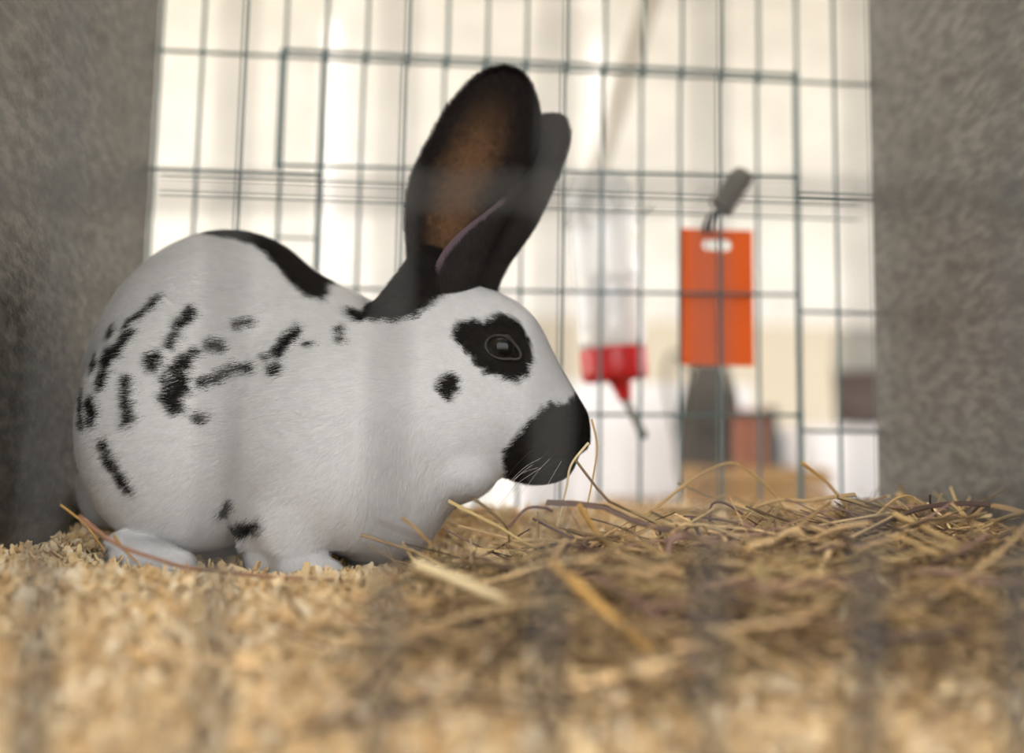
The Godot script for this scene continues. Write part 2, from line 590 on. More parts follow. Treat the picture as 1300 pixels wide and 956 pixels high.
var EAR_BASE := PackedVector2Array([Vector2(2.2, 13.7), Vector2(2.51, 13.2), Vector2(3.41, 13.06), Vector2(4.32, 12.95), Vector2(5.03, 13.2), Vector2(5.63, 13.56), Vector2(6.21, 14.18), Vector2(6.97, 15.05), Vector2(8.2, 15.9), Vector2(8, 18), Vector2(3, 18), Vector2(2.3, 15)])
const STALKS := [
	["red", 0.0009, 0.0007, -0.02, "long thin reddish stem lying across the shavings in front of the rabbit's feet", [[-0.1514, 0.0781, -0.465], [-0.1356, 0.0657, -0.465], [-0.1168, 0.0591, -0.462], [-0.103, 0.0562, -0.455], [-0.0723, 0.0535, -0.448], [-0.0483, 0.0522, -0.445], [-0.0303, 0.0505, -0.445]]],
	["pale", 0.0019, 0.0016, 0.01, "thick pale straw lying below the rabbit's chest, at the left of the hay", [[-0.0036, 0.0688, -0.365], [0.0129, 0.0629, -0.365], [0.0286, 0.0569, -0.365]]],
	["plum", 0.0007, 0.0006, -0.01, "bent dark stalk standing out of the hay under the rabbit's chin", [[0.038, 0.0747, -0.47], [0.0464, 0.0828, -0.47], [0.0546, 0.0833, -0.47], [0.0594, 0.0815, -0.47]]],
	["brown", 0.0007, 0.0006, -0.02, "brown stalk with a sharp elbow, leading away from the rabbit's nose", [[0.0726, 0.1055, -0.5], [0.0843, 0.0887, -0.48], [0.092, 0.0843, -0.48], [0.1125, 0.0748, -0.48], [0.1137, 0.0666, -0.48]]],
	["tan", 0.0009, 0.0006, -0.02, "long arched stalk rising above the hay in front of the dark things behind the cage", [[0.1187, 0.0751, -0.55], [0.1431, 0.0941, -0.55], [0.1656, 0.1049, -0.55], [0.1791, 0.1012, -0.55], [0.1948, 0.0892, -0.55], [0.2069, 0.0732, -0.55]]],
	["gold", 0.0011, 0.0008, -0.01, "straight golden stalk slanting up in front of the wire, near the right wall", [[0.212, 0.106, -0.56], [0.2286, 0.095, -0.56], [0.2432, 0.0791, -0.56]]],
	["tan", 0.0014, 0.0011, 0.03, "thick tan straw sloping down through the hay beside the right wall", [[0.2105, 0.0845, -0.425], [0.2246, 0.0762, -0.425], [0.2394, 0.0675, -0.425]]],
	["tan", 0.0007, 0.0005, 0.02, "thin tan stalk, rightmost of those poking up at the right wall", [[0.2378, 0.0894, -0.43], [0.2455, 0.0788, -0.43], [0.2549, 0.0651, -0.43]]],
	["gold", 0.0019, 0.0016, 0.02, "thick blurred golden straw crossing the front of the hay, closest to the viewer", [[0.0431, 0.0729, -0.335], [0.0658, 0.0525, -0.335], [0.0871, 0.0372, -0.335]]],
	["gold", 0.0013, 0.001, -0.01, "short golden stalk leaning against the hay below the rabbit's nose", [[0.0691, 0.0858, -0.46], [0.0761, 0.0759, -0.46], [0.0846, 0.0664, -0.46]]],
	["tan", 0.0006, 0.0004, 0, "thin hay stalk hanging over the tip of the rabbit's nose", [[0.0843, 0.1269, -0.515], [0.0873, 0.1135, -0.515], [0.0858, 0.0992, -0.515], [0.0815, 0.077, -0.515]]],
	["pale", 0.0007, 0.0005, 0, "pale hay stalk hanging from the rabbit's mouth down to the hay", [[0.0832, 0.1146, -0.517], [0.0742, 0.1031, -0.517], [0.0715, 0.0909, -0.515], [0.0669, 0.0716, -0.515]]],
	["brown", 0.0005, 0.0003, -0.02, "hair-thin brown stalk reaching up along the right wall", [[0.2455, 0.0772, -0.5], [0.2624, 0.0798, -0.5], [0.2816, 0.0845, -0.5], [0.3076, 0.095, -0.5]]],
	["tan", 0.0007, 0.0005, -0.01, "small hooked stalk on top of the hay at the corner of right wall and wire", [[0.2267, 0.0798, -0.5], [0.2395, 0.0887, -0.5], [0.25, 0.0897, -0.5], [0.2507, 0.0821, -0.5]]],
	["plum", 0.0007, 0.0005, -0.01, "purplish hooked stalk on the hay under the orange card", [[0.1414, 0.0768, -0.5], [0.1435, 0.0847, -0.5], [0.1525, 0.0844, -0.5], [0.1716, 0.0724, -0.5]]],
	["pale", 0.0024, 0.002, 0.01, "short fat pale straw end lying in the middle of the hay's right side", [[0.1711, 0.0645, -0.375], [0.1772, 0.0598, -0.375], [0.1839, 0.0539, -0.375]]],
	["brown", 0.0008, 0.0005, -0.01, "short dark stalk leaning out of the hay below the rabbit's throat", [[0.0212, 0.0876, -0.47], [0.0362, 0.0758, -0.47], [0.0393, 0.0668, -0.47]]],
	["gold", 0.0007, 0.0005, -0.01, "short golden stalk sticking up beside the rabbit's hind foot", [[-0.1394, 0.0692, -0.47], [-0.1355, 0.0622, -0.47], [-0.131, 0.0563, -0.47]]],
	["gold", 0.0006, 0.0004, -0.01, "thin stalk standing in the dark gap between left wall and rabbit's rump", [[-0.1734, 0.0804, -0.5], [-0.1624, 0.0701, -0.5], [-0.1551, 0.0583, -0.5]]],
	["tan", 0.0011, 0.0009, 0.02, "forked-looking tan stalk sagging through the hay at the right edge", [[0.1962, 0.0774, -0.4], [0.2262, 0.0672, -0.4], [0.2474, 0.0883, -0.4]]],
	["gold", 0.0007, 0.0005, -0.01, "thin golden stalk poking up against the white chest of the rabbit", [[-0.0106, 0.0798, -0.45], [-0.0046, 0.0747, -0.45], [0.0026, 0.0669, -0.45]]],
]

func inside_margin(p: Vector2, polygon: PackedVector2Array) -> float:
	# distance to the outline, positive inside
	var d := 1e9
	for i in polygon.size():
		var c := Geometry2D.get_closest_point_to_segment(p, polygon[i], polygon[(i + 1) % polygon.size()])
		d = minf(d, p.distance_to(c))
	return d if Geometry2D.is_point_in_polygon(p, polygon) else -d

# how far inside a dark marking a place lies: the lasting markings of the animal
func marking(p: Vector3) -> float:
	var m := -1.0
	var xy := Vector2(p.x, p.y)
	if p.x > 6.0 and p.y > 3.5:
		m = maxf(m, inside_margin(xy, EYE_PATCH))
		m = maxf(m, inside_margin(xy, MUZZLE))
		m = maxf(m, 0.62 - Vector2((p.x - 7.05), (p.y - 9.72) * 0.92).length())
	if p.x < 3.0 and p.z > 0.3:
		for s in SPOTS:
			var c := Geometry2D.get_closest_point_to_segment(xy, Vector2(s[0], s[1]), Vector2(s[3], s[4]))
			m = maxf(m, s[6] + 0.05 - c.distance_to(xy))
	if p.x < 9.5 and p.x > 0.5 and p.y > 12.0:
		m = maxf(m, inside_margin(xy, EAR_BASE))
	if p.x < 1.2 and p.y > 12.5:
		var t := clampf((p.x + 7.4) / 7.7, -0.4, 1.0)
		var edge := -1.5 + 0.35 * sin(t * 9.0) + maxf(t, 0.0) * 2.6
		m = maxf(m, minf(minf(edge - p.z, p.z - edge + 3.2), 0.3 - p.x))
	return m

const COAT_WHITE := Vector3(0.835, 0.825, 0.825)
const COAT_DARK := Vector3(0.019, 0.016, 0.0148)

func coat(p: Vector3, jitter: float) -> Color:
	var m := marking(p) + jitter + patchy.get_noise_3dv(p * 1.3) * 0.22
	var c := COAT_WHITE.lerp(COAT_DARK, smoothstep(-0.07, 0.09, m))
	return Color(c.x, c.y, c.z)

func flow(p: Vector3) -> Vector3:
	var head := smoothstep(4.5, 7.5, p.x)
	var low := smoothstep(7.5, 3.0, p.y)
	var f := Vector3(-1, -0.22, 0).lerp(Vector3(-1.0, -0.75, 0.0), low)
	if p.x > 0.0: f = f.lerp(Vector3(-0.35, -1.0, 0.1), smoothstep(0.0, 4.0, p.x) * smoothstep(10.0, 6.5, p.y))
	f = f.lerp(Vector3(-1.0, 0.25 if p.y > 11.0 else -0.15, 0.15), head * smoothstep(4.5, 6.5, p.y))
	if p.y < 1.4 and p.y > -1.0: f = f.lerp(Vector3(0.9, -0.4, 0.3), 0.8)
	return f

# ears: a curled leaf of two skins, swept along its axis. Rows: t, axis x, y, z, half width, depth, left angle, right angle
func ear(rows: Array, yaw: float, thick: float, inner_dark: Vector3, inner_glow: Vector3, outer: Vector3, flip: bool) -> Array:
	var u := Vector3(cos(yaw), 0, -sin(yaw))
	var nn := Vector3(sin(yaw), 0, cos(yaw))
	var nt := 44
	var np := 30
	var samples: Array = []
	var start := pos.size()
	var grid: Array = []
	var angles := PackedFloat32Array()
	for i in nt + 1:
		var t := float(i) / nt
		var r: Array = []
		var k := 0
		while k < rows.size() - 2 and rows[k + 1][0] < t: k += 1
		var f: float = (t - rows[k][0]) / (rows[k + 1][0] - rows[k][0])
		var k0 := maxi(k - 1, 0)
		var k3 := mini(k + 2, rows.size() - 1)
		for c in 8: r.append(cubic_interpolate(rows[k][c], rows[k + 1][c], rows[k0][c], rows[k3][c], f))
		r[4] = lerpf(rows[k][4], rows[k + 1][4], f) if i == nt else maxf(r[4], 0.02)
		var line: Array = []
		for j in np + 1:
			var a := deg_to_rad(lerpf(-r[6], r[7], float(j) / np))
			angles.append(rad_to_deg(a))
			line.append(Vector3(r[1], r[2], r[3]) + u * r[4] * sin(a) - nn * r[5] * cos(a))
		grid.append(line)
	# normals from neighbours
	for layer in 2:
		for i in nt + 1:
			for j in np + 1:
				var du: Vector3 = grid[i][mini(j + 1, np)] - grid[i][maxi(j - 1, 0)]
				var dv: Vector3 = grid[mini(i + 1, nt)][j] - grid[maxi(i - 1, 0)][j]
				var nm := du.cross(dv).normalized()
				if nm == Vector3.ZERO: nm = nn
				var edge := minf(float(j), float(np - j)) / np * 2.0
				var rim := smoothstep(0.0, 0.12, edge) * smoothstep(1.0, 0.94, float(i) / nt)
				var out := nm * (1.0 if layer == 0 else -1.0)
				pos.append(grid[i][j] + out * thick * 0.5 * (0.25 + 0.75 * rim))
				nor.append(out)
				var c := outer
				if layer == 0:
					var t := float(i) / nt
					var glow_core := smoothstep(46.0, 0.0, absf(angles[i * (np + 1) + j] + 10.0) + patchy.get_noise_2d(i * 9.0, j * 9.0) * 10.0) * smoothstep(0.95, 0.62, t)
					c = inner_dark.lerp(inner_glow, glow_core)  # brown streak paints in the glow of light coming through the thin ear
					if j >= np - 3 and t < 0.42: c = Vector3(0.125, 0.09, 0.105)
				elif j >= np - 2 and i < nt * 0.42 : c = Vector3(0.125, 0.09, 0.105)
				col.append(Color(c.x, c.y, c.z))
	var per := (nt + 1) * (np + 1)
	for layer in 2:
		for i in nt:
			for j in np:
				var a := start + layer * per + i * (np + 1) + j
				var q := [a, a + 1, a + np + 2, a + np + 1]
				if layer == 0: q.reverse()
				for v in [q[0], q[1], q[2], q[0], q[2], q[3]]: tri.append(v)
	for i in nt:
		for j in [0, np]:
			var a := start + i * (np + 1) + int(j)
			var q := [a, a + np + 1, a + np + 1 + per, a + per]
			if j == 0: q.reverse()
			for v in [q[0], q[1], q[2], q[0], q[2], q[3]]: tri.append(v)
	return [start, per]

func tuft_mesh(strands: int, width: float, seed_: int) -> ArrayMesh:
	var rg := RandomNumberGenerator.new()
	rg.seed = seed_
	var v := PackedVector3Array()
	var nn := PackedVector3Array()
	var ix := PackedInt32Array()
	for s in strands:
		var base := Vector3(rg.randf_range(-0.3, 0.3), -0.04, rg.randf_range(-0.35, 0.25))
		var l := rg.randf_range(0.65, 1.1)
		var lift := rg.randf_range(0.16, 0.42)
		var sway := rg.randf_range(-0.22, 0.22)
		var mid := base + Vector3(sway * 0.35, lift * 0.75, l * 0.45)
		var tip := base + Vector3(sway, lift, l)
		var o := v.size()
		v.append_array([base + Vector3(-width, 0, 0), base + Vector3(width, 0, 0), mid + Vector3(-width * 0.8, 0, 0), mid + Vector3(width * 0.8, 0, 0), tip])
		for k in 5: nn.append(Vector3(rg.randf_range(-0.4, 0.4), 1, rg.randf_range(-0.25, 0.45)).normalized())
		ix.append_array([o, o + 1, o + 2, o + 1, o + 3, o + 2, o + 2, o + 3, o + 4])
	var arr := []
	arr.resize(Mesh.ARRAY_MAX)
	arr[Mesh.ARRAY_VERTEX] = v
	arr[Mesh.ARRAY_NORMAL] = nn
	arr[Mesh.ARRAY_INDEX] = ix
	var m := ArrayMesh.new()
	m.add_surface_from_arrays(Mesh.PRIMITIVE_TRIANGLES, arr)
	return m

func build_rabbit() -> void:
	var yaw := deg_to_rad(4.663)
	var rabbit := root("rabbit", Vector3(-0.05577, 0.045, -0.54634))
	rabbit.rotation.y = -yaw
	rabbit.scale = Vector3.ONE * 0.01
	tag(rabbit, "white rabbit with black spots, black muzzle and dark upright ears, crouching on the bedding", "rabbit")
	mesh_body()
	var n_body := pos.size()
	var n_body_tri := tri.size()
	for p in pos: col.append(coat(p, 0.0))
	# near ear, its hollow turned to its right side
	var near_rows := [
		[0.0, 6.0, 13.2, -0.4, 1.0, 0.8, 80.0, 205.0],
		[0.12, 6.2, 15.4, 0.25, 1.65, 1.2, 80.0, 198.0],
		[0.24, 6.35, 17.4, 0.4, 2.25, 1.6, 80.0, 170.0],
		[0.40, 6.8, 19.7, 0.2, 2.9, 1.6, 80.0, 128.0],
		[0.55, 7.45, 21.8, 0.0, 3.3, 1.5, 78.0, 96.0],
		[0.68, 8.1, 23.6, -0.2, 3.2, 1.2, 76.0, 82.0],
		[0.82, 8.6, 25.6, -0.5, 2.7, 0.9, 76.0, 78.0],
		[0.92, 8.95, 27.1, -0.7, 1.85, 0.6, 76.0, 76.0],
		[0.97, 9.1, 27.85, -0.8, 1.1, 0.4, 76.0, 76.0],
		[1.0, 9.2, 28.2, -0.85, 0.05, 0.1, 76.0, 76.0]]
	var ear_dark := Vector3(0.016, 0.013, 0.012)
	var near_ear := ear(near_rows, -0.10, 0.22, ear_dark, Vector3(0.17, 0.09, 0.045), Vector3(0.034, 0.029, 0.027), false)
	var far_rows := [
		[0.0, 7.2, 13.6, -2.2, 1.2, 1.0, 100.0, 100.0],
		[0.2, 7.9, 16.4, -2.4, 1.5, 1.1, 100.0, 100.0],
		[0.42, 9.2, 19.2, -2.7, 2.2, 1.2, 95.0, 95.0],
		[0.64, 10.2, 22.0, -3.0, 2.5, 1.1, 90.0, 90.0],
		[0.82, 11.1, 24.2, -3.2, 2.3, 0.9, 85.0, 85.0],
		[0.93, 11.5, 25.5, -3.3, 1.7, 0.6, 80.0, 80.0],
		[0.975, 11.7, 26.0, -3.35, 1.0, 0.4, 80.0, 80.0],
		[1.0, 11.8, 26.25, -3.4, 0.05, 0.1, 80.0, 80.0]]
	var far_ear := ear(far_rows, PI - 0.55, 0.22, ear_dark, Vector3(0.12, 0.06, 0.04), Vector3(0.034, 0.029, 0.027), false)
	var arr := []
	arr.resize(Mesh.ARRAY_MAX)
	arr[Mesh.ARRAY_VERTEX] = pos
	arr[Mesh.ARRAY_NORMAL] = nor
	arr[Mesh.ARRAY_COLOR] = col
	arr[Mesh.ARRAY_INDEX] = tri
	var m := ArrayMesh.new()
	m.add_surface_from_arrays(Mesh.PRIMITIVE_TRIANGLES, arr)
	var skin := coloured(0.9)
	skin.metallic_specular = 0.12
	put("body", m, skin, rabbit)

	# the coat: short tufts laid along the flow of the fur
	var far_start: int = far_ear[0]
	var near_start: int = near_ear[0]
	var per: int = near_ear[1]
	var buf := [PackedFloat32Array(), PackedFloat32Array()]
	var rg := RandomNumberGenerator.new()
	rg.seed = 5
	for i in range(0, tri.size(), 3):
		var a := tri[i]
		var b := tri[i + 1]
		var c := tri[i + 2]
		var area := (pos[b] - pos[a]).cross(pos[c] - pos[a]).length() / 2.0
		var mid := (pos[a] + pos[b] + pos[c]) / 3.0
		var on_ear := a >= n_body
		var inner := false
		var density := 75.0
		var len := 0.7
		if on_ear:
			if col[a].r > 0.11 and col[a].b > col[a].g: continue
			inner = (a - near_start < per) if a < far_start else (a - far_start < per)
			density = 60.0 if inner else 150.0
			len = 0.26 if inner else 0.42
			if mid.y < 18.0: len = lerpf(0.75, len, smoothstep(15.0, 18.5, mid.y))
		else:
			var head := smoothstep(4.5, 8.5, mid.x) * smoothstep(4.0, 6.0, mid.y)
			var snout := smoothstep(10.5, 13.0, mid.x)
			len = lerpf(lerpf(0.72, 0.48, head), 0.24, snout)
			density = lerpf(lerpf(95.0, 150.0, head), 260.0, snout)
			if mid.y < 1.6 and mid.x < 5.0: len = 0.4; density = 110.0
			if nor[a].z < -0.35: density *= 0.5
			var off := Vector2((mid.x - 9.5) / 1.12, (mid.y - 11.75) / 0.80).length()
			if off < 1.0: continue
			if off < 1.8: len *= 0.55
			if mid.x > 13.5 and mid.y < 7.6 and mid.y > 6.4: density *= 0.4
		var want := area * density
		var n := int(want) + (1 if rg.randf() < want - int(want) else 0)
		for k in n:
			var s := rg.randf()
			var t := rg.randf()
			if s + t > 1.0:
				s = 1.0 - s; t = 1.0 - t
			var p := pos[a] + (pos[b] - pos[a]) * s + (pos[c] - pos[a]) * t
			var nm := (nor[a] + (nor[b] - nor[a]) * s + (nor[c] - nor[a]) * t).normalized()
			var f := Vector3(0.18, 1.0, 0.0) if on_ear else flow(p)
			f += Vector3(rg.randf_range(-0.3, 0.3), rg.randf_range(-0.3, 0.3), rg.randf_range(-0.3, 0.3))
			f = (f - nm * f.dot(nm)).normalized()
			var x := nm.cross(f)
			var l := len * rg.randf_range(0.8, 1.2)
			var color: Color
			if on_ear:
				var v := rg.randf_range(0.75, 1.35)
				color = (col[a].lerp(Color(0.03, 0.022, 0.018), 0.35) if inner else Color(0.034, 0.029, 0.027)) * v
			else:
				color = coat(p, rg.randf_range(-0.06, 0.06))
				color = color * rg.randf_range(0.88, 1.08) if color.r > 0.3 else color * rg.randf_range(0.7, 1.5)
			var wide := l * (1.0 if l > 0.5 else 1.35)
			var q := buf[rg.randi() % 2] as PackedFloat32Array
			var row := [x.x * wide, nm.x * l, f.x * l, p.x, x.y * wide, nm.y * l, f.y * l, p.y, x.z * wide, nm.z * l, f.z * l, p.z, color.r, color.g, color.b, 1.0]
			buf[k % 2].append_array(row)
	var fur := coloured(0.75)
	fur.backlight = Color(0.35, 0.35, 0.35)
	fur.metallic_specular = 0.12
	for k in 2:
		var mm := MultiMesh.new()
		mm.transform_format = MultiMesh.TRANSFORM_3D
		mm.use_colors = true
		mm.mesh = tuft_mesh(8, 0.016, 40 + k)
		mm.instance_count = buf[k].size() / 16
		mm.buffer = buf[k]
		var o := MultiMeshInstance3D.new()
		o.name = "fur"
		o.multimesh = mm
		o.material_override = fur
		tag(o, "", "", "", "stuff")
		rabbit.add_child(o, true)
	build_face(rabbit)

func build_face(rabbit: Node3D) -> void:
	# eyes on both sides
	for s in [1, -1]:
		var st := SphereMesh.new()
		st.radius = 0.9; st.height = 1.8; st.radial_segments = 48; st.rings = 24
		var src := st.get_mesh_arrays()
		var cols := PackedColorArray()
		for v in src[Mesh.ARRAY_VERTEX]:
			var a: float = Vector3(v).normalized().angle_to(Vector3(0.25, -0.05, 1))
			var c := Color(0.004, 0.004, 0.004)
			if a > 0.52: c = Color(0.022, 0.016, 0.012)
			if a > 0.98: c = Color(0.02, 0.014, 0.012)
			cols.append(c)
		src[Mesh.ARRAY_COLOR] = cols
		var am := ArrayMesh.new()
		am.add_surface_from_arrays(Mesh.PRIMITIVE_TRIANGLES, src)
		var em := coloured(0.08)
		em.metallic_specular = 0.4
		var eye := put("eye", am, em, rabbit, Vector3(9.45, 11.78, 2.14 * s))
		if s < 0: eye.scale.z = -1.0
		# lids: a bare dark rim round the opening, pointed at the front corner
		var path: Array = []
		for k in 41:
			var a := TAU * k / 40.0
			var px := cos(a) * 0.84
			var py := sin(a) * (0.60 if sin(a) > 0 else 0.62)
			if cos(a) > 0.5: py -= (cos(a) - 0.5) * 0.55; px += (cos(a) - 0.5) * 0.35
			var zz := maxf(sqrt(maxf(0.94 * 0.94 - px * px - py * py, 0.0)), 0.58)
			path.append(Vector3(9.45 + px * 0.98 - py * 0.08, 11.78 + py + px * -0.10, s * (2.14 + zz)))
		var lid := put("eyelid", tube(path, 0.09, 0.09, 10), mat(Color(0.145, 0.11, 0.105), 0.6), rabbit)
	# nostrils and mouth line
	for s in [1, -1]:
		var slit := smooth_path([Vector3(14.02, 7.55, 0.30 * s), Vector3(13.98, 7.2, 0.52 * s), Vector3(13.78, 6.95, 0.56 * s)], 5)
		put("nostril", tube(slit, 0.10, 0.05, 8), mat(Color(0.05, 0.035, 0.035), 0.5), rabbit)
	var whisker := mat(Color(0.86, 0.84, 0.82), 0.5)
	var dark_whisker := mat(Color(0.25, 0.22, 0.2), 0.5)
	var rg := RandomNumberGenerator.new()
	rg.seed = 12
	for s in [1, -1]:
		for k in 9:
			var p := Vector3(11.1 + rg.randf_range(0, 1.8), 5.5 + rg.randf_range(0, 1.5), 1.6 * s)
			var l := rg.randf_range(2.2, 4.2)
			var d := Vector3(rg.randf_range(-0.9, -0.1), rg.randf_range(-1.0, -0.35), s * rg.randf_range(0.1, 0.8)).normalized()
			var pts := [p, p + d * l * 0.5 + Vector3(-0.1, 0.1, 0), p + d * l + Vector3(-0.4, -0.5, 0)]
			put("whisker", tube(smooth_path(pts, 4), 0.009, 0.004, 5), whisker if k % 3 else dark_whisker, rabbit)

# ---------------------------------------------------------------- bedding
func bed(x: float, z: float) -> float:
	var h := 0.052
	h -= 0.009 * exp(-(pow((x + 0.07) / 0.12, 2) + pow((z + 0.55) / 0.09, 2)))
	h += 0.015 * smoothstep(-0.58, -0.68, z)
	h += 0.006 * smoothstep(-0.16, -0.2, x)
	h += 0.003 * smoothstep(0.05, 0.25, x)
	h -= 0.030 * smoothstep(-0.46, -0.22, z)
	h += 0.008 * hay(x, z) * smoothstep(-0.02, 0.09, x)
	h += bumps.get_noise_2d(x, z) * 0.004
	return h

func hay(x: float, z: float) -> float:
	var n := patchy.get_noise_2d(x * 22.0, z * 22.0) * 0.035
	var a := smoothstep(-0.03, 0.035, x + n + (z + 0.42) * 0.25)
	var back := lerpf(-0.485, -0.62, smoothstep(0.14, 0.27, x))
	a *= smoothstep(back - 0.03, back + 0.02, z + n)
	a *= smoothstep(-0.30, -0.345, z + n)
	return a

func scatter(called: String, m: Mesh, material: Material, rows: PackedFloat32Array, parent: Node) -> void:
	var mm := MultiMesh.new()
	mm.transform_format = MultiMesh.TRANSFORM_3D
	mm.use_colors = true
	mm.mesh = m
	mm.instance_count = rows.size() / 16
	mm.buffer = rows
	var o := MultiMeshInstance3D.new()
	o.name = called
	o.multimesh = mm
	o.material_override = material
	tag(o, "", "", "", "stuff")
	parent.add_child(o, true)

func chip_mesh(seed_: int) -> ArrayMesh:
	# a curled, torn shaving, one unit long
	var rg := RandomNumberGenerator.new()
	rg.seed = seed_
	var st := SurfaceTool.new()
	st.begin(Mesh.PRIMITIVE_TRIANGLES)
	var curl := rg.randf_range(1.2, 5.0)
	var w := rg.randf_range(0.08, 0.24)
	var twist := rg.randf_range(-0.7, 0.7)
	var n := 6
	var line: Array = []
	for i in n + 1:
		var t := float(i) / n - 0.5
		var a := t * curl
		var c := Vector3(0, (1.0 - cos(a)) / curl, sin(a) / curl)
		var ww := w * (1.0 - pow(absf(t) * 2.0, 3.0) * rg.randf_range(0.2, 0.8)) * rg.randf_range(0.8, 1.1)
		var side := Vector3(cos(t * twist), sin(t * twist), 0)
		var up := Vector3(0, cos(a), -sin(a)) * 0.02
		line.append([c - side * ww + up, c + side * ww + up, c + side * ww - up, c - side * ww - up])
	st.set_smooth_group(-1)
	for i in n:
		for k in 4:
			var p: Array = [line[i][k], line[i][(k + 1) % 4], line[i + 1][k], line[i + 1][(k + 1) % 4]]
			for v in [p[0], p[2], p[1], p[1], p[2], p[3]]: st.add_vertex(v)
	for e in [0, n]:
		for v in [0, 1, 2, 0, 2, 3] if e == 0 else [2, 1, 0, 3, 2, 0]: st.add_vertex(line[e][v])
	st.generate_normals()
	return st.commit()

func blade_mesh(seed_: int, sides: int, flat: float, thin: float) -> ArrayMesh:
	# a bent stalk about one unit long
	var rg := RandomNumberGenerator.new()
	rg.seed = seed_
	var p: Array = []
	var bend := Vector3(rg.randf_range(-0.22, 0.22), rg.randf_range(-0.12, 0.16), 0)
	var kink := rg.randf_range(-0.08, 0.08)
	for i in 7:
		var t := i / 6.0
		p.append(Vector3(bend.x * 4.0 * t * (1 - t) + (kink if i == 3 else 0.0), bend.y * 4.0 * t * (1 - t), t - 0.5))
	return tube(p, thin, thin * rg.randf_range(0.35, 0.8), sides, flat)

